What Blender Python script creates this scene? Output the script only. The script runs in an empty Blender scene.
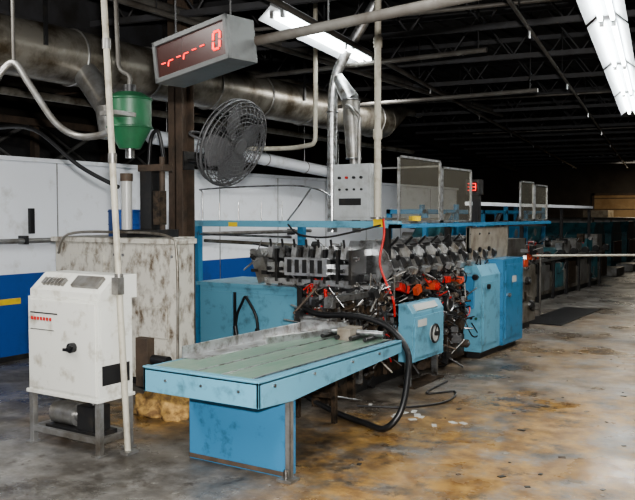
import bpy, bmesh, math, random
from mathutils import Vector, Matrix
random.seed(7)
V=Vector
# ------------------------------------------------------------------ materials
def mat(name,c1,c2=None,scale=5,lo=.5,hi=.7,rough=.5,metal=0.0,rough2=None,bump=0.0,stretch=(1,1,1),emit=0):
    m=bpy.data.materials.new(name); m.use_nodes=True
    nt=m.node_tree; n=nt.nodes; l=nt.links
    p=n['Principled BSDF']
    p.inputs['Base Color'].default_value=(*c1,1)
    p.inputs['Roughness'].default_value=rough
    p.inputs['Metallic'].default_value=metal
    if emit:
        p.inputs['Emission Color'].default_value=(*c1,1); p.inputs['Emission Strength'].default_value=emit
    if c2:
        tc=n.new('ShaderNodeTexCoord'); mp=n.new('ShaderNodeMapping'); mp.inputs['Scale'].default_value=stretch
        no=n.new('ShaderNodeTexNoise'); no.inputs['Scale'].default_value=scale; no.inputs['Detail'].default_value=8; no.inputs['Roughness'].default_value=.65
        r=n.new('ShaderNodeValToRGB'); r.color_ramp.elements[0].position=lo; r.color_ramp.elements[1].position=hi
        r.color_ramp.elements[0].color=(*c1,1); r.color_ramp.elements[1].color=(*c2,1)
        l.new(tc.outputs['Object'],mp.inputs['Vector']); l.new(mp.outputs[0],no.inputs['Vector']); l.new(no.outputs['Fac'],r.inputs[0]); l.new(r.outputs[0],p.inputs['Base Color'])
        if bump:
            b=n.new('ShaderNodeBump'); b.inputs['Strength'].default_value=bump; b.inputs['Distance'].default_value=.01
            l.new(no.outputs['Fac'],b.inputs['Height']); l.new(b.outputs[0],p.inputs['Normal'])
    return m
BLUE=mat('blue_paint',(.048,.185,.33),(.025,.07,.11),7,.53,.74,rough=.38)
LBLUE=mat('light_blue_paint',(.13,.32,.43),(.055,.11,.13),6,.53,.74,rough=.38)
DBLUE=mat('wall_blue',(.012,.07,.28),(.02,.05,.14),2,.5,.8,rough=.5)
TEAL=mat('teal_paint',(.035,.12,.14),(.02,.04,.045),5,.45,.7,rough=.5)
WHITE=mat('white_panel',(.78,.81,.86),(.46,.45,.42),3,.56,.82,rough=.45)
CAB=mat('cabinet_white',(.60,.60,.56),(.24,.20,.13),6,.54,.76,rough=.45)
BEIGE=mat('grimy_beige',(.56,.54,.48),(.11,.075,.045),8,.48,.68,rough=.65,stretch=(1.2,1.2,.7))
CREAM=mat('cream_pipe',(.42,.395,.33),(.18,.15,.10),6,.5,.75,rough=.5)
STEEL=mat('steel',(.42,.43,.44),(.12,.105,.09),9,.45,.66,rough=.3,metal=.9)
ALU=mat('bright_aluminium',(.56,.57,.58),(.19,.17,.145),12,.46,.68,rough=.3,metal=.8)
GALV=mat('galvanised',(.32,.32,.315),(.13,.11,.085),4,.4,.7,rough=.38,metal=.65)
DUCT=mat('dusty_duct',(.33,.31,.27),(.09,.07,.045),3,.42,.64,rough=.36,metal=.65)
OPIPE=mat('overhead_pipe',(.12,.115,.105),(.05,.04,.032),3,.4,.7,rough=.5,metal=.3)
BROWN=mat('rusty_brown',(.10,.07,.05),(.04,.032,.025),5,.4,.7,rough=.7)
RUST=mat('oily_iron',(.09,.063,.042),(.018,.015,.012),14,.4,.6,rough=.4,metal=.4)
DARK=mat('dark_metal',(.016,.016,.017),(.045,.038,.03),8,.5,.8,rough=.42)
FANG=mat('fan_grey',(.14,.14,.145),(.07,.065,.06),8,.5,.8,rough=.45,metal=.3)
BLACK=mat('black_rubber',(.010,.010,.011),rough=.4)
CEIL=mat('ceiling_deck',(.008,.0075,.0075),(.018,.016,.014),2,.4,.7,rough=.9)
JOIST=mat('joist_paint',(.042,.042,.046),(.02,.018,.016),3,.4,.7,rough=.6)
RED=mat('red_paint',(.50,.025,.02),(.2,.02,.015),8,.5,.8,rough=.4)
ORANGE=mat('orange_paint',(.52,.075,.03),(.18,.03,.02),8,.42,.66,rough=.4)
YEL=mat('yellow_paint',(.70,.50,.03),(.4,.28,.05),8,.5,.8,rough=.5)
GREEN=mat('green_paint',(.018,.10,.045),(.015,.045,.025),5,.45,.75,rough=.4)
BELT=mat('green_belt',(.13,.235,.175),(.27,.30,.26),8,.42,.68,rough=.34,stretch=(6,.7,1))
TAN=mat('tan_plate',(.23,.205,.17),(.11,.085,.06),5,.45,.7,rough=.55)
FOAM=mat('yellow_foam',(.46,.29,.10),(.17,.10,.045),14,.4,.62,rough=.95,bump=.5)
PAPER=mat('paper',(.45,.45,.43),rough=.8)
LED=mat('led_red',(1,.04,.03),emit=2.0)
LAMP=mat('lamp_tube',(.95,1,.97),emit=14)
WALLM=mat('painted_block',(.07,.06,.05),(.04,.032,.026),1.2,.4,.7,rough=.8)
WALLB=mat('tan_door_paint',(.42,.29,.16),(.26,.16,.08),.8,.4,.65,rough=.8)
GAGE=mat('gauge_face',(.5,.5,.48),rough=.3)
ACR=bpy.data.materials.new('acrylic'); ACR.use_nodes=True
_n=ACR.node_tree.nodes; _l=ACR.node_tree.links; _n.clear()
o=_n.new('ShaderNodeOutputMaterial'); mx=_n.new('ShaderNodeMixShader'); tr=_n.new('ShaderNodeBsdfTransparent'); pb=_n.new('ShaderNodeBsdfPrincipled')
tr.inputs[0].default_value=(.9,.89,.86,1); pb.inputs['Base Color'].default_value=(.4,.38,.33,1); pb.inputs['Roughness'].default_value=.06; mx.inputs[0].default_value=.09
_l.new(tr.outputs[0],mx.inputs[1]); _l.new(pb.outputs[0],mx.inputs[2]); _l.new(mx.outputs[0],o.inputs[0])
# floor
FL=bpy.data.materials.new('worn_concrete'); FL.use_nodes=True
nt=FL.node_tree; n=nt.nodes; l=nt.links; p=n['Principled BSDF']
tc=n.new('ShaderNodeTexCoord')
def noise(sc,det=8,ro=.6,mapping=None):
    x=n.new('ShaderNodeTexNoise'); x.inputs['Scale'].default_value=sc; x.inputs['Detail'].default_value=det; x.inputs['Roughness'].default_value=ro
    if mapping:
        mp=n.new('ShaderNodeMapping'); mp.inputs['Location'].default_value=mapping; l.new(tc.outputs['Object'],mp.inputs[0]); l.new(mp.outputs[0],x.inputs[0])
    else: l.new(tc.outputs['Object'],x.inputs[0])
    return x
def ramp(src,a,b,ca=(0,0,0),cb=(1,1,1)):
    r=n.new('ShaderNodeValToRGB'); r.color_ramp.elements[0].position=a; r.color_ramp.elements[1].position=b
    r.color_ramp.elements[0].color=(*ca,1); r.color_ramp.elements[1].color=(*cb,1); l.new(src,r.inputs[0]); return r.outputs[0]
def mix(f,a,b):
    m=n.new('ShaderNodeMix'); m.data_type='RGBA'; l.new(f,m.inputs['Factor'])
    for s,i in ((a,'A'),(b,'B')):
        k=[q for q in m.inputs if q.name==i and q.type=='RGBA'][0]
        if isinstance(s,tuple): k.default_value=(*s,1)
        else: l.new(s,k)
    return [q for q in m.outputs if q.type=='RGBA'][0]
def blob(cx,cy,r,soft):
    sp=n.new('ShaderNodeVectorMath'); sp.operation='DISTANCE'; l.new(tc.outputs['Object'],sp.inputs[0]); sp.inputs[1].default_value=(cx,cy,0)
    mr=n.new('ShaderNodeMapRange'); mr.inputs['From Min'].default_value=r; mr.inputs['From Max'].default_value=r+soft
    mr.inputs['To Min'].default_value=1; mr.inputs['To Max'].default_value=0; l.new(sp.outputs['Value'],mr.inputs[0]); return mr.outputs[0]
def math2(op,a,b):
    m=n.new('ShaderNodeMath'); m.operation=op
    for i,s in enumerate((a,b)):
        if isinstance(s,(int,float)): m.inputs[i].default_value=s
        else: l.new(s,m.inputs[i])
    return m.outputs[0]
base=ramp(noise(3.2,9,.68).outputs['Fac'],.34,.64,(.085,.082,.078),(.235,.23,.22))
blobs=math2('MAXIMUM',blob(-2.2,5.3,1.0,.8),blob(-4.9,4.8,.4,.6))
blobs=math2('MAXIMUM',blobs,blob(-1.5,6.3,1.0,1.2))
blobs=math2('MAXIMUM',blobs,blob(-1.9,4.2,.6,.7))
blobs=math2('MAXIMUM',blobs,math2('MULTIPLY',blob(-2.2,9.5,.5,2.2),.6))
blobs=math2('MAXIMUM',blobs,math2('MULTIPLY',blob(-1.8,13,.6,2.5),.45))
dk=math2('MULTIPLY',ramp(noise(1.3,10,.72,(7,3,0)).outputs['Fac'],.46,.60),.75)
c=mix(dk,base,(.048,.041,.034))
oc=math2('MULTIPLY',ramp(noise(2.0,10,.74,(3,1,0)).outputs['Fac'],.38,.52),math2('ADD',math2('MULTIPLY',blobs,.92),.04))
oc2=mix(ramp(noise(6,8,.7,(5,5,0)).outputs['Fac'],.38,.60),(.40,.24,.075),(.19,.10,.032))
c=mix(oc,c,oc2)
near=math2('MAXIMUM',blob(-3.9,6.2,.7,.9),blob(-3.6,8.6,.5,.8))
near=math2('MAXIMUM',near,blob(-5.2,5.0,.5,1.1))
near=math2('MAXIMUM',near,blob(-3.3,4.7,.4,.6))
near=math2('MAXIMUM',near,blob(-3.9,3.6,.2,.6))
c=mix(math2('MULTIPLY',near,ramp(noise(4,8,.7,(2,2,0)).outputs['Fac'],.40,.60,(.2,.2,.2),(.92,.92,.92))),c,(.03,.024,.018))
c=mix(ramp(noise(2.6,12,.8,(4,9,0)).outputs['Fac'],.56,.61,(0,0,0),(.8,.8,.8)),c,(.038,.029,.021))
c=mix(ramp(noise(11,7,.75,(1,9,0)).outputs['Fac'],.60,.68,(0,0,0),(.5,.5,.5)),c,(.40,.39,.36))
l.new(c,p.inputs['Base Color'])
rr=n.new('ShaderNodeMapRange'); l.new(noise(1.3,6,.6,(2,8,0)).outputs['Fac'],rr.inputs[0]); rr.inputs['From Min'].default_value=.38; rr.inputs['From Max'].default_value=.6; rr.inputs['To Min'].default_value=.2; rr.inputs['To Max'].default_value=.55
l.new(rr.outputs[0],p.inputs['Roughness'])
bp=n.new('ShaderNodeBump'); bp.inputs['Strength'].default_value=.3; bp.inputs['Distance'].default_value=.01
l.new(noise(7,8,.7).outputs['Fac'],bp.inputs['Height']); l.new(bp.outputs[0],p.inputs['Normal'])

# ------------------------------------------------------------------ builder
class B:
    def __init__(s,name): s.name=name; s.v=[]; s.f=[]; s.mi=[]; s.sm=[]; s.mats=[]; s.T=Matrix.Identity(4)
    def add(s,vs,fs,m,smooth=False):
        if m not in s.mats: s.mats.append(m)
        i=s.mats.index(m); k=len(s.v)
        s.v+=[s.T@V(q) for q in vs]
        for f in fs: s.f.append([k+j for j in f]); s.mi.append(i); s.sm.append(smooth)
    def box(s,x0,x1,y0,y1,z0,z1,m,R=None):
        c=V(((x0+x1)/2,(y0+y1)/2,(z0+z1)/2)); vs=[]
        for x in (x0,x1):
            for y in (y0,y1):
                for z in (z0,z1):
                    q=V((x,y,z))-c
                    if R is not None: q=R@q
                    vs.append(q+c)
        s.add(vs,[(0,1,3,2),(4,6,7,5),(0,4,5,1),(2,3,7,6),(0,2,6,4),(1,5,7,3)],m)
    def cyl(s,p0,p1,r,m,r2=None,seg=16,caps=True):
        p0=V(p0);p1=V(p1); r2=r if r2 is None else r2
        d=(p1-p0).normalized(); u=d.orthogonal().normalized(); w=d.cross(u)
        vs=[]
        for pt,rad in ((p0,r),(p1,r2)):
            for i in range(seg):
                a=2*math.pi*i/seg; vs.append(pt+(u*math.cos(a)+w*math.sin(a))*rad)
        s.add(vs,[(i,(i+1)%seg,seg+(i+1)%seg,seg+i) for i in range(seg)],m,True)
        if caps:
            s.add(vs[:seg],[tuple(reversed(range(seg)))],m); s.add(vs[seg:],[tuple(range(seg))],m)
    def tube(s,pts,r,m,seg=8,sub=6,closed=False):
        P=[V(q) for q in pts]
        if sub>1:
            Q=[]; N=len(P); rng=range(N if closed else N-1)
            for i in rng:
                if closed: a,b,c,d=P[(i-1)%N],P[i],P[(i+1)%N],P[(i+2)%N]
                else: a,b,c,d=P[max(i-1,0)],P[i],P[i+1],P[min(i+2,N-1)]
                for k in range(sub):
                    t=k/sub; Q.append(.5*((2*b)+(c-a)*t+(2*a-5*b+4*c-d)*t*t+(3*b-a-3*c+d)*t**3))
            if not closed: Q.append(P[-1])
            P=Q
        N=len(P); vs=[]; u=None
        for i in range(N):
            if closed: d=(P[(i+1)%N]-P[i-1]).normalized()
            else: d=(P[min(i+1,N-1)]-P[max(i-1,0)]).normalized()
            if u is None: u=d.orthogonal().normalized()
            else: u=(u-d*u.dot(d)).normalized()
            w=d.cross(u)
            for k in range(seg):
                a=2*math.pi*k/seg; vs.append(P[i]+(u*math.cos(a)+w*math.sin(a))*r)
        fs=[]
        for i in range(N if closed else N-1):
            j=(i+1)%N
            for k in range(seg): fs.append((i*seg+k,i*seg+(k+1)%seg,j*seg+(k+1)%seg,j*seg+k))
        s.add(vs,fs,m,True)
        if not closed: s.add(vs[:seg],[tuple(reversed(range(seg)))],m); s.add(vs[-seg:],[tuple(range(seg))],m)
    def ring(s,c,ax,R,r,m,seg=32):
        c=V(c);ax=V(ax).normalized(); u=ax.orthogonal().normalized(); w=ax.cross(u)
        s.tube([c+(u*math.cos(2*math.pi*i/seg)+w*math.sin(2*math.pi*i/seg))*R for i in range(seg)],r,m,seg=6,sub=1,closed=True)
    def prism(s,poly,vec,m):
        P=[V(q) for q in poly]; vec=V(vec); N=len(P)
        s.add(P+[q+vec for q in P],[tuple(reversed(range(N))),tuple(range(N,2*N))]+[(i,(i+1)%N,N+(i+1)%N,N+i) for i in range(N)],m)
    def done(s,bevel=0.0):
        xs=[q.x for q in s.v]; ys=[q.y for q in s.v]; zs=[q.z for q in s.v]
        o=V(((min(xs)+max(xs))/2,(min(ys)+max(ys))/2,min(zs)))
        me=bpy.data.meshes.new(s.name); me.from_pydata([q-o for q in s.v],[],s.f)
        for m in s.mats: me.materials.append(m)
        me.polygons.foreach_set('material_index',s.mi); me.polygons.foreach_set('use_smooth',s.sm)
        bm=bmesh.new(); bm.from_mesh(me); bmesh.ops.recalc_face_normals(bm,faces=bm.faces); bm.to_mesh(me); bm.free()
        ob=bpy.data.objects.new(s.name,me); ob.location=o; bpy.context.scene.collection.objects.link(ob)
        if bevel:
            b=ob.modifiers.new('bevel','BEVEL'); b.width=bevel; b.segments=2; b.limit_method='ANGLE'; b.angle_limit=math.radians(50); b.use_clamp_overlap=True
        return ob
def Rz(a): return Matrix.Rotation(math.radians(a),3,'Z')
def Rx(a): return Matrix.Rotation(math.radians(a),3,'X')
def Ry(a): return Matrix.Rotation(math.radians(a),3,'Y')
CZ=4.4; HT=CZ-.03
# ------------------------------------------------------------------ room
b=B('floor'); b.box(-15,9,-4,38,-.1,0,FL); f=b.done()
f_off=f.location.copy(); f.data.transform(Matrix.Translation(f_off)); f.location=(0,0,0)
b=B('wall_left'); b.box(-15.2,-15,-4,38,0,CZ,WALLM); b.done()
b=B('wall_right'); b.box(9,9.2,-4,38,0,CZ,WALLM); b.done()
b=B('wall_front'); b.box(-15,9,-4.2,-4,0,CZ,WALLM); b.done()
b=B('wall_back'); b.box(-15,9,38,38.2,0,CZ,WALLM); b.done()
for j,x in enumerate((-9.2,-5.4)):
    b=B('door_%d'%(j+1)); b.box(x,x+2.9,37.92,37.99,0,2.6,WALLB)
    for k in range(5): b.box(x,x+2.9,37.90,37.92,.45+k*.5,.48+k*.5,BROWN)
    b.box(x-.1,x,37.9,37.99,0,2.7,BROWN); b.box(x+2.9,x+3.0,37.9,37.99,0,2.7,BROWN); b.box(x-.1,x+3,37.9,37.99,2.6,2.7,BROWN); b.done()
b=B('ceiling'); b.box(-15.2,9.2,-4.2,38.2,CZ+.02,CZ+.14,CEIL)
x=-15
while x<9: b.box(x,x+.10,-4,38,CZ-.02,CZ+.02,CEIL); x+=.3
b.done()
ang=math.radians(9.5); BT=Matrix.Rotation(ang,4,'Z')
b=B('roof_joists'); b.T=BT
for j in range(17):
    y=5.2+j*1.75
    x0,x1=-8.5,7
    for z in (3.72,4.30): 
        b.box(x0,x1,y-.03,y-.008,z-.03,z+.03,JOIST); b.box(x0,x1,y+.008,y+.03,z-.03,z+.03,JOIST)
    k=x0; up=True
    while k<x1-.1:
        a=(k,y,3.72 if up else 4.3); c=(k+.42,y,4.3 if up else 3.72); b.cyl(a,c,.013,JOIST,seg=6,caps=False); k+=.42; up=not up
b.done()
b=B('roof_girders'); b.T=BT
for x in (-5.6,2.2):
    b.box(x-.1,x+.1,3,34,3.52,3.56,JOIST); b.box(x-.012,x+.012,3,34,3.56,4.0,JOIST); b.box(x-.1,x+.1,3,34,4.0,4.04,JOIST)
    for k in range(8): b.box(x-.03,x+.03,4+k*4,4.06+k*4,4.04,HT,JOIST)
b.done()
b=B('sprinkler_pipes'); b.T=BT
for x,r,z in ((-3.1,.03,3.55),(.6,.025,3.6),(1.6,.04,3.62),(-1.2,.02,3.5)):
    b.cyl((x,3,z),(x,33,z),r,OPIPE,seg=10)
    for k in range(9):
        b.cyl((x,4+3.4*k,z),(x,4+3.4*k,HT),.008,DARK,seg=6)
        b.cyl((x,4.6+3.4*k,z),(x,4.6+3.4*k,z-.09),.014,STEEL,seg=8)
for y in (7.6,13.6,19.3):
    b.cyl((-4.2,y,3.66),(6,y,3.66),.022,OPIPE,seg=10)
b.done()
# ------------------------------------------------------------------ fluorescent fixtures
def fixture(cx,cy,L=2.4,z=3.55,w=.38):
    b=B('fluorescent_light'); b.T=Matrix.Translation((cx,cy,0))@BT
    h=L/2
    b.box(-.07,.07,-h,h,z+.06,z+.14,WHITE)
    for sx in (-1,1):
        b.prism([(sx*.07,-h,z+.09),(sx*w/2,-h,z-.01),(sx*w/2,-h,z+.0),(sx*.07,-h,z+.11)],(0,2*h,0),WHITE)
        b.cyl((sx*.055,-h+.04,z+.025),(sx*.055,h-.04,z+.025),.022,LAMP,seg=10)
        b.box(sx*.055-.02,sx*.055+.02,-h,-h+.04,z,z+.07,ALU); b.box(sx*.055-.02,sx*.055+.02,h-.04,h,z,z+.07,ALU)
        b.cyl((0,sx*(h-.3),z+.1),(0,sx*(h-.3),HT),.006,STEEL,seg=6)
    b.done()
dx,dy=-.165,.986
for k in range(5):
    t=-2.9+k*2.55; fixture(-1.72+dx*t,7.2+dy*t)
fixture(-4.62,7.4,2.5)
for t in (2,13): fixture(2.2+dx*t,7.4+dy*t)
# ------------------------------------------------------------------ partition wall
b=B('partition_wall')
X=-8.0; y0,y1=1.0,19.0
b.box(X-.12,X,y0,y1,0,.06,DARK)
b.box(X-.12,X,y0,y1,.06,1.01,DBLUE); b.box(X-.12,X,y0,y1,1.01,2.33,WHITE)
y=y0+.9
while y<y1:
    b.box(X,X+.006,y-.008,y+.008,.06,2.33,GALV); y+=1.55
b.box(X-.15,X+.05,y0,y1,2.33,2.38,WHITE)
for y in (6.15,8.55): 
    b.box(X,X+.05,y-.03,y+.03,1.48,1.78,BLACK)
b.box(X,X+.006,y0,6.0,.66,.73,YEL)
b.done(.004)
b=B('storage_rack')
for k in range(6):
    y=3.5+k*1.3
    b.box(-9.6,-9.5,y,y+.08,0,3.0,BROWN)
    b.cyl((-9.45,y,2.3),(-9.45,y+1.2,3.0),.03,GALV,seg=8); b.cyl((-9.45,y+1.2,2.3),(-9.45,y,3.0),.02,GALV,seg=8)
b.box(-9.6,-9.4,3.5,10.6,2.95,3.05,BROWN); b.box(-9.62,-9.6,3.5,10.6,.1,2.95,DARK)
b.done()
# ------------------------------------------------------------------ ducts and overhead pipes
b=B('air_duct')
b.cyl((-6.55,2.0,3.3),(-6.55,12.2,3.3),.28,DUCT,seg=32)
for k in range(10): b.ring((-6.55,2.4+k*1.05,3.3),(0,1,0),.282,.014,GALV)
b.cyl((-6.55,12.2,3.3),(-6.75,13.2,3.6),.28,DUCT,r2=.2,seg=32)
for k in range(5): b.box(-6.85,-6.83,2.8+k*2.2,2.84+k*2.2,3.3,HT,DARK); b.box(-6.27,-6.25,2.8+k*2.2,2.84+k*2.2,3.3,HT,DARK)
b.cyl((-6.4,5.6,3.15),(-5.95,5.5,2.75),.13,GALV,seg=20); b.cyl((-5.95,5.5,2.75),(-5.93,5.5,2.45),.13,GALV,r2=.1,seg=20)
b.done()
b=B('rectangular_duct')
b.box(-8.9,-8.1,3,12,3.35,3.95,DUCT)
for k in range(7): b.box(-8.93,-8.07,3.4+k*1.3,3.45+k*1.3,3.32,3.98,BROWN)
for k in range(4):
    b.box(-8.92,-8.90,4+k*2.2,4.04+k*2.2,3.6,HT,DARK); b.box(-8.1,-8.08,4+k*2.2,4.04+k*2.2,3.6,HT,DARK)
b.done()
b=B('steam_pipes')
for x,z,r,m in ((-5.6,3.75,.05,OPIPE),(-5.4,3.62,.03,OPIPE),(-7.3,3.0,.045,DUCT),(-7.15,3.75,.07,DUCT)):
    b.cyl((x,2,z),(x,15,z),r,m,seg=12)
    for k in range(5): b.cyl((x,3+k*2.6,z),(x,3+k*2.6,HT),.008,DARK,seg=6)
for y,z in ((5.2,3.85),(8.4,3.5),(10.2,3.3)):
    b.cyl((-8.0,y,z),(-3.2,y,z),.03,OPIPE,seg=10); b.cyl((-3.3,y,z),(-3.3,y,HT),.01,DARK,seg=6)
b.done()
b=B('insulated_pipe')
b.cyl((-7.45,7.6,2.72),(-7.45,12.6,2.42),.095,WHITE,seg=20)
for k in range(5):
    q=V((-7.45,7.9+k*1.1,2.70-k*.066)); b.ring(q,(0,1,-.06),.098,.008,GALV); b.cyl(q,(q.x,q.y,HT),.008,STEEL,seg=6)
b.done()
b=B('hanging_pipe')
b.cyl((-2.9,3.85,2.735),(3.5,3.85,3.05),.030,OPIPE,seg=14)
b.cyl((-1.2,3.85,2.81),(-1.1,3.85,2.815),.04,STEEL,seg=14)
for x in (-2.4,-.6,1.2,3.0): b.cyl((x,3.85,2.75+(x+2.9)*.049),(x,3.85,HT),.006,DARK,seg=6)
b.done()
b=B('vertical_conduit')
b.cyl((-4.2,4.03,0),(-4.36,3.935,HT),.023,CREAM,seg=14)
for z in (1.25,2.1,2.9):
    q=V((-4.2-.16*z/CZ,4.03-.095*z/CZ,z)); b.cyl(q-V((0,0,.035)),q+V((0,0,.035)),.031,GALV,seg=14)
b.box(-4.225,-4.145,3.975,4.085,0,.02,GALV)
b.box(-4.262,-4.20,3.95,4.01,1.14,1.26,GALV)
b.done()
b=B('drop_pipe')
b.cyl((-3.80,7.02,1.66),(-3.80,7.02,HT),.034,CREAM,seg=14)
for z in (2.5,3.4): b.cyl((-3.80,7.02,z-.05),(-3.80,7.02,z+.05),.045,CREAM,seg=14)
b.cyl((-3.80,7.02,1.66),(-3.80,7.02,1.68),.07,GALV,seg=16)
b.done()
b=B('drop_pipe')
b.cyl((-5.1,7.9,2.6),(-5.1,7.9,HT),.028,CREAM,seg=12); b.tube([(-5.1,7.9,2.62),(-5.12,7.9,2.55),(-5.2,7.9,2.52),(-5.6,7.9,2.5),(-6.3,7.4,2.5)],.028,CREAM); b.done()
b=B('left_conduit')
b.tube([(-5.25,3.6,2.4),(-5.15,3.68,2.68),(-5.05,3.76,2.81),(-4.94,3.82,2.64),(-4.80,3.92,2.38),(-4.66,4.0,2.28),(-4.45,4.01,2.27),(-4.30,3.98,2.29)],.026,GALV)
b.cyl((-5.05,3.76,2.8),(-5.05,3.76,HT),.014,OPIPE,seg=10)
b.tube([(-5.25,3.6,2.4),(-5.5,3.5,2.2),(-6.2,3.4,2.1)],.022,GALV)
b.tube([(-6.9,4.9,2.55),(-6.3,4.9,2.5),(-5.8,5.0,2.15),(-5.4,5.1,1.95)],.02,BLACK)
b.cyl((-6.9,4.9,2.5),(-6.9,4.9,HT),.015,OPIPE,seg=8)
b.done()
b=B('wall_pipes')
b.tube([(-7.9,3,1.4),(-7.9,6.5,1.4),(-7.85,6.9,1.42),(-7.85,12,1.42)],.03,GALV,sub=3)
for y in (3.4,6,8.5,11.5): b.box(-8.0,-7.86,y-.02,y+.02,1.36,1.46,DARK)
b.done()
b=B('extraction_duct')
b.tube([(-4.25,8,4.32),(-4.35,8,4.1),(-4.75,8,3.55),(-4.9,8,3.25),(-4.93,8,2.8),(-4.93,8,1.5)],.06,ALU,seg=16)
b.cyl((-4.86,8,3.3),(-4.68,8,3.02),.065,ALU,r2=.105,seg=18); b.cyl((-4.68,8,3.02),(-4.64,8,2.35),.105,GALV,r2=.085,seg=18)
b.cyl((-4.64,8,2.35),(-4.60,8,1.5),.05,GALV,seg=14)
for q in ((-4.93,8,2.9),(-4.93,8,2.3)): b.ring(q,(0,0,1),.062,.01,STEEL)
b.ring((-4.68,8,3.02),(0,0,1),.107,.012,STEEL); b.ring((-4.64,8,2.35),(0,0,1),.087,.01,STEEL)
b.done()
b=B('steel_column')
for y in (6.6,6.79): b.box(-6.2,-6.0,y,y+.012,0,HT,BROWN)
b.box(-6.106,-6.094,6.6,6.80,0,HT,BROWN); b.box(-6.22,-5.98,6.58,6.82,0,.02,BROWN); b.done()
b=B('industrial_fan')
ax=V((.926,0,-.381)).normalized(); c=V((-5.35,6.67,2.46)); u=V((0,1,0)); w=ax.cross(u).normalized()
R=.47; k_=R/.42
for off,rs in ((.12,(.08,.12,.16,.20,.24,.28,.32,.36,.39)),(-.12,(.12,.18,.24,.3,.35,.39))):
    for r in rs: b.ring(c+ax*off*(1.0 if r<.35 else .75),ax,r*k_,.004,FANG,seg=36)
b.ring(c,ax,R,.014,FANG,seg=40); b.ring(c+ax*.06,ax,R-.005,.008,FANG,seg=40); b.ring(c-ax*.06,ax,R-.005,.008,FANG,seg=40)
for i in range(36):
    a=2*math.pi*i/36; d=(u*math.cos(a)+w*math.sin(a))*k_
    b.tube([c+ax*.12+d*.06,c+ax*.12+d*.3,c+ax*.08+d*.39,c+d*.42,c-ax*.08+d*.39,c-ax*.12+d*.3,c-ax*.12+d*.09],.0035,FANG,seg=4,sub=1)
b.cyl(c+ax*.13,c+ax*.11,.08,FANG,seg=20); b.cyl(c-ax*.28,c-ax*.08,.095,DARK,seg=20); b.cyl(c-ax*.08,c+ax*.05,.06,STEEL,seg=16)
for i in range(4):
    a=2*math.pi*i/4+.4
    d=(u*math.cos(a)+w*math.sin(a))*k_; e=ax.cross(d)
    pts=[c+d*.05-e*.04-ax*.02,c+d*.2-e*.15-ax*.05,c+d*.36-e*.15-ax*.05,c+d*.37+e*.1+ax*.05,c+d*.2+e*.14+ax*.05,c+d*.05+e*.04+ax*.02]
    b.prism(pts,ax*.006,FANG)
b.tube([c-ax*.2,c-ax*.3-V((.02,0,.12)),(-5.8,6.68,2.3),(-6.0,6.69,2.3)],.025,DARK); b.box(-6.02,-5.98,6.61,6.78,2.2,2.4,DARK)
b.tube([c-u*(R+.02),c-u*(R+.03)-ax*.15,c-u*.3-ax*.28,c+u*.3-ax*.28,c+u*(R+.03)-ax*.15,c+u*(R+.02)],.014,FANG)
b.done()
# ------------------------------------------------------------------ LED sign
b=B('led_display_sign')
cx,cz=-3.285,2.695
b.T=Matrix.Translation((cx,3.7,cz))@Matrix.Rotation(math.radians(-7),4,'Y')@Matrix.Rotation(math.radians(-7),4,'Z')
SG=mat('sign_housing',(.10,.105,.105),(.05,.05,.05),6,.5,.8,rough=.4,metal=.3)
SF=mat('sign_face',(.04,.012,.010),rough=.25)
b.box(-.335,.335,0,.22,-.13,.13,SG); b.box(-.31,.31,-.006,0,-.10,.10,SF)
for a in ((-.335,.335,-.02,0,.10,.13),(-.335,.335,-.02,0,-.13,-.10),(-.335,-.31,-.02,0,-.13,.13),(.31,.335,-.02,0,-.13,.13)): b.box(*a,SG)
seg={'a':((-.5,1),(.5,1)),'b':((.5,1),(.5,0)),'c':((.5,0),(.5,-1)),'d':((-.5,-1),(.5,-1)),'e':((-.5,0),(-.5,-1)),'f':((-.5,1),(-.5,0)),'g':((-.5,0),(.5,0))}
def digit(x,ch,s=.052,wd=.05,z0=0,r=.0075):
    for k in ch:
        (xa,za),(xb,zb)=seg[k]
        pa=V((x+xa*wd+za*.008,-.010,z0+za*s)); pb_=V((x+xb*wd+zb*.008,-.010,z0+zb*s)); q=(pb_-pa)*.12
        b.cyl(pa+q,pb_-q,r,LED,seg=6)
digit(.235,'abcdef',s=.05,wd=.055)
for i,ch in enumerate(('g','eg','g','eg','g','g')): digit(-.25+i*.072,ch,s=.035,wd=.045,z0=-.02+.004*i,r=.0045)
for x in (-.25,.25): b.cyl((x,.11,.13),(x+.18,.11,1.58),.007,DARK,seg=6)
b.done(.004)
# ------------------------------------------------------------------ beige grimy cabinet
b=B('grimy_machine_enclosure')
b.box(-7.0,-5.26,5.7,5.95,.08,1.42,BEIGE); b.box(-6.95,-5.30,5.76,5.93,0,.08,DARK)
b.box(-7.0,-5.78,5.95,6.5,.08,1.42,BEIGE); b.box(-6.95,-5.82,5.93,6.45,0,.08,DARK)
b.box(-7.03,-5.24,5.66,5.97,1.42,1.47,BEIGE); b.box(-7.03,-5.76,5.97,6.53,1.42,1.47,BEIGE)
b.box(-6.05,-6.035,5.69,5.7,.1,1.4,DARK)
for x in (-6.95,-6.1,-5.98,-5.32): b.cyl((x,5.69,.25),(x,5.7,.25),.015,STEEL,seg=8); b.cyl((x,5.69,1.3),(x,5.7,1.3),.015,STEEL,seg=8)
b.box(-6.75,-6.25,5.685,5.7,.75,1.3,BEIGE); b.box(-5.75,-5.38,5.68,5.7,.5,.8,BEIGE)
b.tube([(-6.9,5.66,1.3),(-6.7,5.62,1.5),(-6,5.64,1.53),(-5.35,5.66,1.5),(-5.22,5.66,1.3),(-5.22,5.66,.3)],.014,DUCT)
b.box(-5.72,-5.56,5.60,5.70,.02,.5,BROWN); b.cyl((-5.5,5.62,.3),(-5.3,5.62,.3),.05,DARK,seg=14)
b.done(.006)
b=B('glue_pump_unit')
b.T=Matrix.Translation((-.22,0,0))
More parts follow.
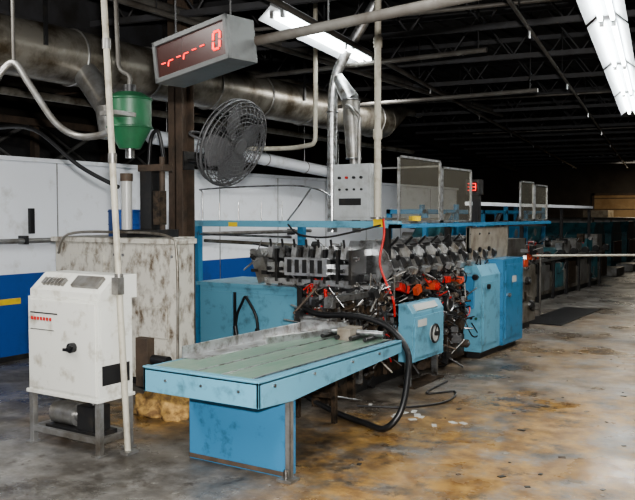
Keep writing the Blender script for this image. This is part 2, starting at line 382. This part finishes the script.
b.box(-5.9,-5.56,5.98,6.3,1.47,1.55,DARK); b.box(-5.82,-5.66,6.0,6.15,1.55,2.15,DARK); b.cyl((-5.93,5.92,1.55),(-5.93,5.92,2.05),.055,GAGE,seg=16); b.cyl((-5.93,5.92,2.05),(-5.93,5.92,2.13),.065,BROWN,seg=16)
b.box(-6.03,-5.86,5.85,6.02,1.47,1.55,DARK)
b.cyl((-5.6,6.1,1.55),(-5.6,6.1,2.3),.03,BROWN,seg=10); b.box(-5.85,-5.5,6.0,6.15,2.15,2.22,BROWN); b.box(-5.64,-5.54,6.0,6.1,1.6,1.95,RUST)
b.tube([(-5.74,6.05,2.22),(-5.7,6.05,2.5),(-5.6,6.05,2.55),(-5.58,6.1,2.3)],.02,BLACK)
b.done(.004)
b=B('blue_drum')
b.cyl((-6.5,6.22,1.47),(-6.5,6.22,1.76),.17,DBLUE,seg=24); b.ring((-6.5,6.22,1.74),(0,0,1),.17,.01,DBLUE); b.ring((-6.5,6.22,1.6),(0,0,1),.17,.006,DBLUE); b.cyl((-6.43,6.17,1.76),(-6.43,6.17,1.78),.03,BLACK,seg=12); b.done()
b=B('green_hopper')
hx,hy=-4.48,4.35
b.cyl((hx,hy,2.36),(hx,hy,2.58),.165,GREEN,seg=28); b.cyl((hx,hy,2.58),(hx,hy,2.62),.17,GREEN,r2=.10,seg=28); b.cyl((hx,hy,2.62),(hx,hy,2.68),.05,DARK,seg=16)
b.cyl((hx,hy,2.36),(hx,hy,2.20),.165,GREEN,r2=.08,seg=28); b.cyl((hx,hy,2.20),(hx,hy,2.13),.035,STEEL,seg=12); b.ring((hx,hy,2.36),(0,0,1),.167,.008,GREEN); b.ring((hx,hy,2.57),(0,0,1),.167,.008,GREEN)
b.box(hx+.02,hx+.17,hy-.31,hy-.10,2.42,2.45,GALV)
b.tube([(hx,hy,2.68),(hx,hy,2.75),(hx-.1,hy,2.82),(-4.6,hy,3.0),(-4.62,hy,3.6),(-4.62,hy,HT)],.018,OPIPE)
b.done()
# ------------------------------------------------------------------ glue melter cabinet
b=B('electrical_control_cabinet')
xa,xb,ya,yb=-5.02,-4.27,3.83,4.15
b.box(xa,xb,ya,yb,.40,1.10,CAB)
b.prism([(xa,ya+.02,1.10),(xa,yb+.05,1.10),(xa,yb+.05,1.27),(xa,ya+.16,1.27),(xa,ya+.02,1.15)],(xb-xa,0,0),CAB)
b.box(xa+.02,xb-.02,ya-.012,ya,.43,1.08,CAB)
b.box(xa-.01,xb+.005,ya-.02,yb+.02,.385,.41,CAB)
b.box(xa+.42,xb-.06,ya+.07,ya+.10,1.17,1.27,GALV,Rx(-49)); 
for i in range(6): b.box(xa+.1+i*.04,xa+.125+i*.04,ya+.055,ya+.09,1.18,1.24,GALV,Rx(-49))
b.box(xa+.04,xa+.34,ya-.016,ya-.012,.98,.99,DARK); 
for i in range(7): b.box(xa+.05+i*.034,xa+.074+i*.034,ya-.018,ya-.014,.93,.955,RED)
b.box(xa+.04,xa+.30,ya-.016,ya-.012,.86,.865,DARK)
b.cyl((xb-.24,ya-.012,.76),(xb-.24,ya-.05,.76),.035,BLACK,seg=18); b.cyl((xb-.24,ya-.05,.76),(xb-.20,ya-.07,.79),.014,BLACK,seg=10); b.box(xb-.33,xb-.27,ya-.04,ya-.012,.73,.75,BLACK)
b.box(xb,xb+.004,ya+.03,yb-.03,.5,.64,DARK); b.box(xb,xb+.004,ya+.02,yb-.02,.68,1.05,CAB)
for x in (xa+.02,xb-.02):
    for y in (ya+.02,yb-.02):
        b.box(x-.022,x+.022,y-.022,y+.022,.0,.39,GALV); b.box(x-.04,x+.03,y-.045,y+.045,0,.015,GALV)
b.box(xa,xb,ya,ya+.04,.09,.13,GALV); b.box(xa,xb,yb-.04,yb,.09,.13,GALV); b.box(xb-.04,xb,ya,yb,.09,.13,GALV); b.box(xa,xa+.04,ya,yb,.09,.13,GALV)
b.cyl((xa+.12,ya+.16,.22),(xa+.36,ya+.16,.22),.085,GALV,seg=20); b.box(xa+.1,xa+.65,ya+.06,ya+.26,.11,.14,DARK); b.cyl((xa+.36,ya+.16,.22),(xa+.44,ya+.16,.22),.05,STEEL,seg=16)
b.box(xa+.44,xa+.6,ya+.07,ya+.24,.14,.32,DARK); b.cyl((xa+.52,ya+.15,.32),(xa+.52,ya+.15,.40),.02,STEEL,seg=10)
b.done(.005)
# ------------------------------------------------------------------ delivery table
b=B('delivery_table')
x0,x1,y0,y1,zt=-3.80,-2.85,3.79,5.68,.70
b.prism([(x1-.02,y0,zt),(x1-.02,y1,zt),(x1-.02,y1,zt-.09),(x1-.02,4.6,zt-.15),(x1-.02,4.15,zt-.18),(x1-.02,y0,zt-.16)],(.02,0,0),LBLUE)
b.prism([(x0,y0,zt),(x0,y1,zt),(x0,y1,zt-.09),(x0,4.6,zt-.15),(x0,y0,zt-.16)],(.02,0,0),LBLUE)
b.box(x0,x1,y0,y0+.02,zt-.16,zt,LBLUE); b.box(x0,x1,y0,y1,zt-.02,zt-.005,LBLUE)
b.box(x0-.003,x1+.003,y0-.004,y0+.05,zt-.005,zt+.008,LBLUE)
b.box(x0+.05,x0+.40,y0+.06,y1-.02,zt-.005,zt+.006,BELT); b.box(x0+.42,x1-.10,y0+.06,y1-.02,zt-.005,zt+.006,BELT)
for xx in (x0+.405,x0+.62,x1-.09): b.box(xx,xx+.012,y0+.05,y1-.02,zt,zt+.012,STEEL)
b.box(x1-.06,x1-.0,y0,y1,zt-.005,zt+.006,LBLUE)
b.box(x0+.02,x0+.03,y0+.35,y1,zt,zt+.09,ALU); b.box(x0+.03,x0+.17,y0+.35,y1-.1,zt+.006,zt+.014,ALU)
b.box(x0+.25,x0+.27,y1-.75,y1+.15,zt,zt+.06,ALU,Rz(-14)); b.box(x0+.03,x0+.5,y1-.08,y1-.05,zt,zt+.12,STEEL)
b.cyl((x0+.4,y1-.15,zt+.06),(x1-.1,y1-.12,zt+.06),.025,STEEL,seg=12); b.box(x0+.5,x0+.62,y1-.25,y1-.05,zt,zt+.1,TAN)
for i in range(4): b.cyl((x0+.38+i*.13,y1-.28,zt+.03),(x0+.38+i*.13,y1-.02,zt+.03),.018,DARK,seg=10)
for yy in (3.95,4.4,4.9,5.3): b.cyl((x1,yy,zt-.045),(x1+.01,yy,zt-.045),.012,STEEL,seg=8)
for xx in (-3.6,-3.3,-3.0): b.cyl((xx,y0,zt-.07),(xx,y0-.008,zt-.07),.01,STEEL,seg=8)
b.box(-3.75,-2.93,4.18,4.30,.0,.55,BLUE); b.box(-3.74,-2.94,4.19,4.29,.55,.69,BLUE)
b.box(-3.77,-2.91,4.165,4.18,.50,.55,BLUE); b.box(-3.75,-2.93,4.172,4.18,.01,.04,BROWN)
b.box(-2.905,-2.865,4.14,4.148,.02,zt-.1,GALV); b.box(-2.873,-2.865,4.14,4.18,.02,zt-.1,GALV); b.box(-2.94,-2.83,4.09,4.2,0,.02,GALV); b.cyl((-2.885,4.12,.02),(-2.885,4.12,.08),.014,STEEL,seg=8)
b.box(-3.4,-3.36,5.5,5.54,0,zt-.1,RUST); b.box(-3.76,-3.72,5.5,5.54,0,zt-.1,RUST)
b.box(-3.74,-3.38,5.51,5.53,.2,.24,RUST)
b.done(.003)
# ------------------------------------------------------------------ main machine
b=B('saddle_stitching_machine')
b.box(-4.5,-3.75,6.75,10.35,.10,.42,RUST); b.box(-4.45,-3.8,6.8,10.3,0,.10,DARK)
b.box(-4.45,-3.95,6.8,10.3,.42,.98,DARK)
b.box(-3.98,-3.62,7.75,8.85,.05,.30,RUST)
b.box(-4.75,-3.66,6.7,10.3,.98,1.03,STEEL)
for y in (6.45,7.0,7.75,8.3,8.85):
    b.box(-3.72,-3.68,y,y+.07,.12,1.0,STEEL if y<6.5 else RUST)
def clutter(n,x0,x1,y0,y1,z0,z1,mats,big=1.0):
    for i in range(n):
        x=random.uniform(x0,x1); y=random.uniform(y0,y1); z=random.uniform(z0,z1); m=random.choice(mats); k=random.random()
        if k<.33:
            s1,s2,s3=[random.uniform(.015,.06)*big for _ in range(3)]
            b.box(x-s1,x+s1,y-s2,y+s2,z-s3,z+s3,m,Rz(random.choice((0,0,20,-15)))@Rx(random.choice((0,0,0,25,-30))))
        elif k<.6:
            r=random.uniform(.015,.055)*big; d=V(random.choice(((1,0,0),(0,1,0),(1,0,0)))); L=random.uniform(.03,.1)
            b.cyl(V((x,y,z))-d*L/2,V((x,y,z))+d*L/2,r,m,seg=14); b.cyl(V((x,y,z))-d*(L/2+.02),V((x,y,z))+d*(L/2+.02),r*.4,STEEL,seg=10)
        elif k<.82:
            d=V((random.uniform(-1,1),random.uniform(-1,1),random.uniform(-1,1))).normalized()*random.uniform(.08,.18)
            b.cyl(V((x,y,z))-d,V((x,y,z))+d,random.uniform(.005,.012),random.choice((STEEL,GALV,m)),seg=8)
        else:
            pts=[V((x,y,z))+V((random.uniform(-.12,.12),random.uniform(-.1,.1),random.uniform(-.15,.1))) for _ in range(4)]
            b.tube(pts,.008,random.choice((BLACK,BLACK,BLACK,BLACK,RED,GALV)),seg=6,sub=5)
b.box(-4.0,-3.7,5.95,6.8,.30,.45,RUST); b.box(-4.48,-4.42,6.6,6.8,0,.98,DARK); b.box(-3.85,-3.78,5.9,6.5,0,.6,RUST); b.box(-3.85,-3.78,6.5,6.8,0,.98,DARK)
b.cyl((-4.05,5.95,.78),(-3.6,5.95,.78),.035,STEEL,seg=16); b.cyl((-4.1,6.1,.62),(-3.6,6.1,.62),.035,GALV,seg=16)
b.cyl((-4.4,6.6,.85),(-3.6,6.6,.85),.04,STEEL,seg=16); b.cyl((-4.4,6.62,.62),(-3.6,6.62,.62),.05,RUST,seg=16); b.box(-4.4,-3.8,6.7,6.78,.42,.98,DARK)
for y in (5.98,6.3): b.box(-3.72,-3.66,y,y+.05,.0,.95,RUST)
b.box(-3.74,-3.64,5.95,6.8,.93,.98,STEEL)
M1=[RUST,RUST,RUST,RUST,STEEL,STEEL,DARK,DARK,DARK,DARK,BROWN,ALU,TAN]
clutter(260,-3.98,-3.62,5.9,6.6,.40,.98,M1,.8)
clutter(260,-4.45,-3.62,6.5,6.8,.35,1.0,M1,.8)
clutter(250,-3.78,-3.58,6.6,7.0,.3,1.02,M1,.8)
clutter(360,-3.85,-3.58,7.7,8.88,.28,1.04,[RUST,RUST,RUST,DARK,DARK,DARK,DARK,STEEL,STEEL,BROWN,GALV],.8)
clutter(60,-3.9,-3.52,7.7,8.8,.08,.3,[RUST,DARK,BROWN])
clutter(60,-4.3,-3.7,6.1,6.9,.03,.35,[RUST,DARK,BROWN])
b.box(-3.66,-3.56,7.85,8.0,.90,1.0,ORANGE); b.cyl((-3.56,7.92,.93),(-3.53,7.92,.93),.04,RED,seg=18); b.box(-3.64,-3.54,8.5,8.64,.92,.98,ORANGE,Rx(12)); b.box(-3.62,-3.55,8.2,8.28,.95,1.02,RED)
b.box(-3.66,-3.60,7.15,7.35,.92,1.0,RED,Rx(-15)); b.box(-3.60,-3.55,7.42,7.53,.89,.97,ORANGE,Rx(20)); b.cyl((-3.62,8.25,.72),(-3.55,8.25,.72),.09,DARK,seg=20); b.ring((-3.54,8.25,.72),(1,0,0),.085,.010,STEEL)
b.cyl((-3.60,7.95,.5),(-3.54,7.95,.5),.11,DARK,seg=22); b.ring((-3.54,7.95,.5),(1,0,0),.08,.01,GALV); b.cyl((-3.6,8.6,.45),(-3.54,8.6,.45),.07,RUST,seg=20)
b.box(-4.95,-3.8,6.75,7.25,1.05,1.12,DARK); b.box(-4.9,-3.85,6.85,7.3,1.30,1.36,STEEL)
for i in range(7):
    x=-4.86+i*.145
    b.box(x,x+.10,6.62,6.85,1.12,1.22,ALU); b.box(x+.02,x+.08,6.60,6.8,1.25,1.38,STEEL if i%2 else ALU,Rx(-12))
    b.cyl((x+.05,6.60,1.16),(x+.05,6.56,1.16),.02,DARK,seg=10); b.box(x+.105,x+.135,6.60,6.9,1.03,1.36,DARK); b.cyl((x+.05,6.62,1.38),(x+.05,6.6,1.46),.012,BLACK,seg=8)
b.box(-5.1,-4.95,6.7,7.1,1.0,1.34,GALV,Ry(-20)); b.box(-4.9,-3.86,6.62,6.70,1.0,1.06,ALU)
b.cyl((-5.05,6.65,1.28),(-3.8,6.65,1.28),.014,STEEL,seg=8)
clutter(80,-5.05,-3.85,6.6,6.85,1.0,1.40,[STEEL,ALU,DARK,DARK,DARK,GALV],.6)
b.box(-4.6,-4.1,6.55,6.62,1.1,1.28,ALU); 
for i in range(5): b.box(-4.56+i*.09,-4.51+i*.09,6.54,6.55,1.13,1.26,DARK)
for i in range(9):
    y=7.0+i*.315
    for yy in (y,y+.21):
        b.prism([(-4.25,yy,1.03),(-3.72,yy,1.03),(-3.60,yy,1.15),(-3.68,yy,1.32),(-3.80,yy,1.44),(-4.1,yy,1.44)],(0,.018,0),GALV if i%2 else STEEL)
    b.prism([(-3.74,y+.02,1.08),(-3.65,y+.02,1.15),(-3.74,y+.02,1.36),(-3.78,y+.02,1.36)],(0,.19,0),GALV)
    b.box(-3.66,-3.65,y+.06,y+.17,1.17,1.27,DARK,Ry(-22))
    b.box(-3.64,-3.58,y+.05,y+.18,1.10,1.16,ALU,Ry(20)); b.cyl((-3.64,y+.235,1.22),(-3.64,y+.30,1.22),.06,DARK,seg=14); b.cyl((-3.62,y+.1,1.28),(-3.60,y+.1,1.28),.03,BLACK,seg=12)
    b.cyl((-3.72,y,1.05),(-3.72,y+.3,1.05),.03,STEEL,seg=12); b.box(-4.1,-3.75,y+.02,y+.21,1.36,1.40,DARK); b.cyl((-3.70,y+.13,1.40),(-3.62,y+.13,1.48),.012,BLACK,seg=8)
    b.box(-4.2,-3.70,y+.23,y+.31,1.03,1.38,DARK)
    b.tube([(-3.66,y+.2,1.1),(-3.58,y+.22,1.0),(-3.62,y+.27,.9),(-3.7,y+.2,.85)],.008,BLACK,seg=6)
clutter(90,-3.75,-3.58,7.0,9.8,1.0,1.12,[STEEL,DARK,DARK,DARK,GALV],.6)
b.box(-3.70,-3.62,7.0,9.85,.98,1.02,GALV)
# back-left blue cabinet
b.box(-6.1,-4.55,7.0,7.8,.06,.90,LBLUE); b.box(-6.05,-4.6,7.05,7.75,0,.06,DARK); b.box(-6.13,-4.53,6.96,7.84,.90,.94,LBLUE)
b.box(-5.55,-4.62,6.985,7.0,.12,.84,LBLUE); b.box(-6.04,-5.62,6.985,7.0,.12,.84,LBLUE); b.box(-5.60,-5.57,6.98,7.0,.12,.84,DARK); b.box(-4.72,-4.69,6.96,6.985,.45,.55,BLACK)
b.tube([(-5.55,6.96,.45),(-5.52,6.95,.60),(-5.44,6.94,.74),(-5.40,6.94,.80),(-5.34,6.94,.74),(-5.26,6.95,.60),(-5.24,6.96,.44)],.016,BLACK)
b.cyl((-5.55,6.95,.47),(-5.53,6.95,.36),.026,BLACK,seg=10); b.cyl((-5.24,6.95,.46),(-5.26,6.95,.35),.026,BLACK,seg=10); b.cyl((-5.40,6.985,.8),(-5.40,6.93,.8),.016,STEEL,seg=8)
# operator guard panel with handwheel
b.prism([(-3.55,7.0,.26),(-3.40,7.0,.26),(-3.40,7.0,.74),(-3.46,7.0,.83),(-3.55,7.0,.83)],(0,.74,0),LBLUE)
b.box(-3.40,-3.388,7.04,7.70,.30,.70,LBLUE); b.cyl((-3.388,7.46,.50),(-3.365,7.46,.50),.085,GAGE,seg=26); b.ring((-3.365,7.46,.50),(1,0,0),.09,.012,DARK); b.cyl((-3.365,7.46,.5),(-3.33,7.46,.5),.025,DARK,seg=14); b.cyl((-3.365,7.46,.5),(-3.35,7.46,.575),.008,DARK,seg=8)
b.box(-3.388,-3.384,7.10,7.30,.60,.67,PAPER); b.box(-3.47,-3.40,7.1,7.6,.76,.80,PAPER,Ry(55))
b.box(-3.50,-3.44,7.03,7.07,0,.26,STEEL); b.box(-3.50,-3.44,7.66,7.70,0,.26,STEEL); b.box(-3.56,-3.38,7.02,7.72,.0,.02,RUST)
b.box(-3.6,-3.55,7.0,7.7,.5,.6,STEEL)
# right tall blue cabinet
b.box(-3.66,-3.44,8.92,9.55,.08,.98,LBLUE); b.box(-3.72,-3.40,9.55,10.3,.08,1.15,BLUE); b.box(-3.64,-3.47,8.97,10.25,0,.08,DARK)
b.prism([(-3.66,8.92,.98),(-3.44,8.92,.98),(-3.50,8.92,1.10),(-3.66,8.92,1.10)],(0,.63,0),LBLUE)
b.box(-3.44,-3.43,8.98,9.48,.16,.9,LBLUE); b.box(-3.405,-3.39,9.62,10.22,.16,1.08,BLUE)
b.cyl((-3.43,9.1,.85),(-3.40,9.1,.85),.03,BLACK,seg=14); b.cyl((-3.39,9.72,.7),(-3.36,9.72,.7),.025,STEEL,seg=12)
b.box(-3.62,-3.52,8.86,8.91,.6,.98,BLUE); b.cyl((-3.5,8.9,.97),(-3.5,8.86,.97),.035,BLACK,seg=14); b.box(-3.388,-3.385,9.85,10.0,.85,.93,PAPER)
for i in range(3): b.cyl((-3.62+i*.06,8.92,.48),(-3.62+i*.06,8.90,.48),.016,(RED,BLACK,GREEN)[i],seg=10)
b.box(-3.66,-3.63,9.0,10.35,1.12,1.55,TAN); b.box(-3.67,-3.62,9.0,9.04,1.0,1.56,DUCT); b.box(-3.67,-3.62,10.31,10.35,1.1,1.56,DUCT)
# overhead rail + posts
b.box(-6.28,-3.60,7.06,7.16,1.57,1.64,LBLUE); b.box(-3.70,-3.60,7.06,12.2,1.57,1.61,BLUE)
b.box(-6.26,-6.18,7.06,7.14,0,1.57,BLUE); b.box(-4.95,-4.88,7.30,7.37,.9,1.60,BLUE); b.box(-4.95,-4.88,7.1,7.37,1.57,1.62,BLUE)
for y in (7.1,8.6,10.2): b.box(-3.76,-3.70,y-.03,y+.03,1.0,1.6,DARK)
b.box(-4.3,-4.22,12.0,12.08,0,1.62,DARK); b.box(-4.3,-3.62,12.0,12.08,1.53,1.58,DARK)
b.box(-4.6,-3.8,10.4,12.1,.1,.95,DUCT); b.box(-4.55,-3.85,10.4,12.0,0,.1,DARK); b.box(-3.8,-3.76,10.5,11.2,.2,.8,GALV); b.box(-4.5,-3.9,10.6,11.9,.95,1.35,GALV)
clutter(70,-4.0,-3.76,10.4,12.0,.15,1.3,[DARK,RUST,STEEL,DARK],1.2)
b.box(-3.8,-3.7,11.3,11.45,.95,1.05,ORANGE)
b.box(-5.72,-5.6,7.05,7.06,1.57,1.62,YEL); b.box(-3.86,-3.74,7.045,7.06,1.58,1.66,YEL)
b.cyl((-6.2,7.11,1.48),(-4.9,7.11,1.46),.012,STEEL,seg=8); b.cyl((-6.2,7.2,1.40),(-4.9,7.2,1.37),.02,DUCT,seg=8)
for x in (-5.9,-5.62,-5.3,-5.02): b.cyl((x,7.11,1.64),(x,7.11,1.84),.006,STEEL,seg=6)
b.tube([(-6.15,7.11,1.64),(-6.15,7.11,1.95),(-6.1,7.11,2.0),(-5.0,7.11,2.02),(-4.6,7.11,1.98),(-4.4,7.11,1.9)],.009,STEEL)
b.tube([(-4.95,7.11,1.64),(-4.8,7.11,1.8),(-4.65,7.11,1.98)],.009,STEEL)
b.done(.002)
b=B('safety_guard_panels')
def guard(x,ya,yb,za,zb):
    t=.012
    for a in ((x-t,x+t,ya,ya+.022,za,zb),(x-t,x+t,yb-.022,yb,za,zb),(x-t,x+t,ya,yb,za,za+.022),(x-t,x+t,ya,yb,zb-.022,zb)): b.box(*a,ALU)
    b.box(x-.004,x+.004,ya+.02,yb-.02,za+.02,zb-.02,ACR)
guard(-3.65,7.18,8.2,1.62,2.30); guard(-3.65,8.24,9.1,1.62,2.24); guard(-3.65,10.9,11.5,1.62,2.18); guard(-3.65,11.54,12.15,1.62,2.15)
b.box(-4.5,-3.65,8.2,8.22,1.64,1.67,GALV); b.box(-4.5,-4.47,8.2,8.22,1.64,2.25,GALV); b.box(-4.5,-3.65,8.2,8.22,2.23,2.25,GALV)
b.box(-3.69,-3.61,7.5,7.62,1.64,1.69,YEL); b.box(-3.67,-3.60,9.2,9.3,1.62,1.95,DARK)
b.box(-3.75,-3.58,9.18,9.32,1.95,2.13,DARK); b.box(-3.73,-3.60,9.175,9.18,1.98,2.10,SF)
for k in range(2):
    for z in (2.0,2.04,2.08): b.box(-3.72+k*.06,-3.68+k*.06,9.168,9.175,z-.004,z+.004,LED)
    b.box(-3.685+k*.06,-3.678+k*.06,9.168,9.175,2.0,2.08,LED)
b.done()
b=B('electrical_junction_box')
b.box(-4.34,-3.90,7.06,7.30,1.65,2.22,mat('grey_box',(.38,.40,.41),(.22,.22,.20),5,.5,.8,rough=.45))
b.box(-4.32,-3.92,7.045,7.06,1.68,2.20,mat('grey_box_door',(.38,.40,.41),(.22,.22,.20),5,.5,.8,rough=.4))
for i in range(4):
    b.cyl((-4.25+i*.085,7.045,2.08),(-4.25+i*.085,7.02,2.08),.014,(BLACK,RED,BLACK,BLACK)[i],seg=12)
    b.cyl((-4.25+i*.085,7.045,1.96),(-4.25+i*.085,7.03,1.96),.012,BLACK,seg=12)
b.box(-4.26,-4.0,7.04,7.046,1.8,1.87,DARK); b.cyl((-4.1,7.18,2.22),(-4.1,7.18,2.6),.02,GALV,seg=8); b.tube([(-4.1,7.18,2.6),(-4.1,7.18,2.7),(-4.2,7.2,2.8),(-4.5,7.6,2.9),(-4.58,7.9,2.9)],.02,GALV)
b.done(.005)
b=B('black_hose')
b.tube([(-4.0,6.0,.86),(-3.7,5.82,.84),(-3.3,5.76,.86),(-3.0,5.74,.79),(-2.81,5.70,.62),(-2.75,5.58,.42),(-2.74,5.45,.20),(-2.85,5.4,.06),(-3.1,5.55,.03),(-3.4,5.68,.03),(-3.7,5.85,.035),(-3.95,6.0,.05)],.025,BLACK,seg=12); b.done()
b=B('red_air_hose')
b.tube([(-3.70,6.96,1.66),(-3.66,6.90,1.5),(-3.68,6.85,1.25),(-3.60,6.83,1.05),(-3.52,6.83,.88),(-3.54,6.9,.72)],.012,RED,seg=8); b.done()
b=B('air_line')
b.tube([(-4.9,7.05,1.6),(-4.7,6.95,1.5),(-4.4,6.95,1.47),(-4.1,6.98,1.52),(-3.75,7.0,1.6)],.010,DARK); b.done()
b=B('floor_cable')
b.tube([(-3.5,6.1,.012),(-3.1,6.3,.012),(-2.9,6.7,.012),(-3.0,7.1,.012),(-3.2,6.9,.012),(-3.25,7.5,.012)],.010,DARK,seg=6); b.done()
# ------------------------------------------------------------------ rear machines
b=B('gathering_conveyor')
b.box(-5.7,-4.78,12.4,20.5,.12,.55,DUCT); b.box(-5.6,-4.85,12.5,20.4,0,.12,DARK); b.box(-5.75,-4.73,12.3,20.6,.78,.84,GALV); b.box(-5.6,-4.9,12.4,20.5,.55,.78,RUST)
for i in range(9):
    y=12.4+i*.98; b.box(-4.80,-4.74,y,y+.08,.0,.8,DARK); b.box(-4.80,-4.76,y+.2,y+.75,.2,.7,(GALV,TEAL,RUST)[i%3])
    b.cyl((-4.75,y+.5,.9),(-4.75,y+.6,.9),.08,DARK,seg=12); b.box(-5.3,-4.85,y+.1,y+.6,.84,1.0+random.uniform(0,.25),random.choice((ALU,TEAL,DARK,GALV)))
for y in (13.1,14.8): b.box(-4.82,-4.68,y,y+.3,.86,.97,ORANGE)
clutter(170,-5.4,-4.72,12.4,20,.3,1.2,[DARK,RUST,STEEL,GALV,DARK],1.6)
b.box(-5.08,-4.98,12.4,20.4,1.86,1.92,WHITE); 
for y in (12.5,15.1,17.8,20.2): b.box(-5.06,-5.0,y,y+.06,.84,1.86,DARK)
b.done(.003)
b=B('folder_feeder_frames')
for i in range(6):
    y=12.6+i*1.35; 
    for x in (-6.6,-5.9): b.box(x-.04,x+.04,y,y+.08,0,1.80+.1*(i%2),BLUE)
    b.box(-6.64,-5.86,y,y+.08,1.72,1.80,BLUE)
    if i<5:
        b.box(-5.94,-5.88,y,y+1.4,1.74,1.80,BLUE); b.prism([(-5.92,y+.1,.9),(-5.92,y+.22,.9),(-5.92,y+1.25,1.75),(-5.92,y+1.1,1.75)],(-.06,0,0),ALU)
        b.prism([(-5.86,y+.2,1.1),(-5.86,y+.9,1.1),(-5.86,y+1.2,1.55),(-5.86,y+.7,1.55)],(-.5,0,0),(TEAL,BLUE)[i%2])
        b.box(-6.55,-5.95,y+.2,y+1.1,.0,1.15,random.choice((TEAL,DUCT,DARK))); b.cyl((-6.6,y+.6,1.3),(-5.85,y+.6,1.3),.09,GALV,seg=14); b.cyl((-6.6,y+.9,1.5),(-5.85,y+.9,1.5),.06,ALU,seg=14)
b.done(.004)
b=B('printing_press')
for i in range(4):
    y=23+i*2.2
    b.box(-7.4,-5.6,y,y+1.4,.0,1.15,TEAL); b.prism([(-7.4,y,1.15),(-7.4,y+1.4,1.15),(-7.4,y+1.1,1.5),(-7.4,y+.3,1.5)],(1.8,0,0),TEAL)
    b.cyl((-7.2,y+.4,1.5),(-5.7,y+.4,1.5),.12,GALV,seg=16); b.box(-5.6,-5.55,y+.2,y+1.2,.3,.9,DARK); b.box(-7.2,-5.8,y+1.4,y+2.2,.0,.5,DARK)
    b.box(-5.5,-5.0,y+.2,y+1.2,0,.22,GALV)
b.done(.01)
for x,y,h,m in ((-8.2,34.5,1.9,TAN),(-6.9,34.9,1.5,YEL),(-4.8,35.2,1.8,ORANGE),(-3.4,35,1.2,TAN)):
    b=B('shipping_crate')
    b.box(x-.5,x+.5,y-.5,y+.5,.12,h,m); 
    for k in (-.4,0,.4): b.box(x-.5,x+.5,y+k-.05,y+k+.05,0,.12,BROWN)
    b.box(x-.51,x+.51,y-.52,y-.5,h*.5,h*.5+.08,BROWN)
    b.done()
b=B('barrier_rail')
b.cyl((-4.2,13.2,1.02),(1.5,17.0,1.05),.02,CREAM,seg=10)
for t in (0.02,.35,.68,.98): q=V((-4.2,13.2,1.02)).lerp(V((1.5,17.0,1.05)),t); b.cyl((q.x,q.y,0),q,.018,OPIPE,seg=10); b.cyl((q.x,q.y,0),(q.x,q.y,.015),.08,GALV,seg=12)
b.done()
b=B('rubber_mat'); b.box(-4.1,-3.45,12.3,14.8,0,.015,BLACK); b.done(.004)
def heap(name,cx,cy,r,h,m):
    bm=bmesh.new(); bmesh.ops.create_icosphere(bm,subdivisions=4,radius=1)
    from mathutils import noise as N
    for v in bm.verts:
        d=N.fractal(v.co*2.2+V((cx,cy,0)),1,2,4); v.co*= (1+.35*d); v.co.x*=r; v.co.y*=r*.7; v.co.z=max(0,v.co.z*h*(1+.5*N.noise(v.co*14)))
    me=bpy.data.meshes.new(name); bm.to_mesh(me); bm.free(); me.materials.append(m)
    for q in me.polygons: q.use_smooth=True
    o=bpy.data.objects.new(name,me); o.location=(cx,cy,0); bpy.context.scene.collection.objects.link(o)
heap('yellow_foam_debris',-4.75,5.05,.32,.2,FOAM); heap('yellow_foam_debris',-4.1,4.9,.2,.06,FOAM)
b=B('paper_scraps')
for i in range(12):
    x=random.gauss(-3.0,.2); y=random.gauss(6.05,.12)
    s=random.uniform(.02,.05); b.box(x-s,x+s,y-s*.6,y+s*.6,0.0,.006,PAPER,Rz(random.uniform(0,180)))
for i in range(70):
    x=random.uniform(-3.0,-.6); y=random.uniform(4.6,10); s=random.uniform(.006,.028); b.box(x-s,x+s,y-s*.7,y+s*.7,0.0,.005,random.choice((BROWN,DARK,DARK,TAN)),Rz(random.uniform(0,180)))
b.done()
# ------------------------------------------------------------------ lights
def area(name,loc,rot,sx,sy,e,col=(1,1,1)):
    L=bpy.data.lights.new(name,'AREA'); L.shape='RECTANGLE'; L.size=sx; L.size_y=sy; L.energy=e; L.color=col
    o=bpy.data.objects.new(name,L); o.location=loc; o.rotation_euler=rot; bpy.context.scene.collection.objects.link(o); return o
area('ceiling_lamp_front',(-1.5,1.5,3.5),(0,0,ang),.5,4,140,(1,.99,.95))
area('ceiling_lamp_side',(-5.0,2.0,3.3),(math.radians(12),0,ang),.5,3,90,(1,.99,.95))
for i,(x,y,e) in enumerate(((-1.9,8.3,85),(-2.7,13,70),(-3.5,18,45),(-5.6,10.5,85),(2,9,70))): area('ceiling_lamp_row',(x,y,3.5),(0,0,ang),.4,2.4,e,(1,.99,.95))
area('back_fill_light',(-6,34,3.8),(0,0,0),2,4,170,(1,.9,.72))  # added fill that brightens the far back wall, no fixture modelled here
area('camera_flash',(.12,-.05,1.95),(math.radians(86),0,math.radians(32.7)),.12,.08,480,(1,.985,.96))
w=bpy.data.worlds.new('world'); bpy.context.scene.world=w; w.use_nodes=True
w.node_tree.nodes['Background'].inputs[0].default_value=(.8,.85,.9,1); w.node_tree.nodes['Background'].inputs[1].default_value=.12
try: bpy.context.scene.view_settings.look='AgX - Medium High Contrast'
except Exception: pass
# ------------------------------------------------------------------ camera
cam=bpy.data.cameras.new('camera'); cam.sensor_width=36; cam.lens=45.35; cam.clip_end=200
co=bpy.data.objects.new('camera',cam); co.location=(0,0,1.7); co.rotation_euler=(math.radians(87.5),0,math.radians(32.7))
bpy.context.scene.collection.objects.link(co); bpy.context.scene.camera=co
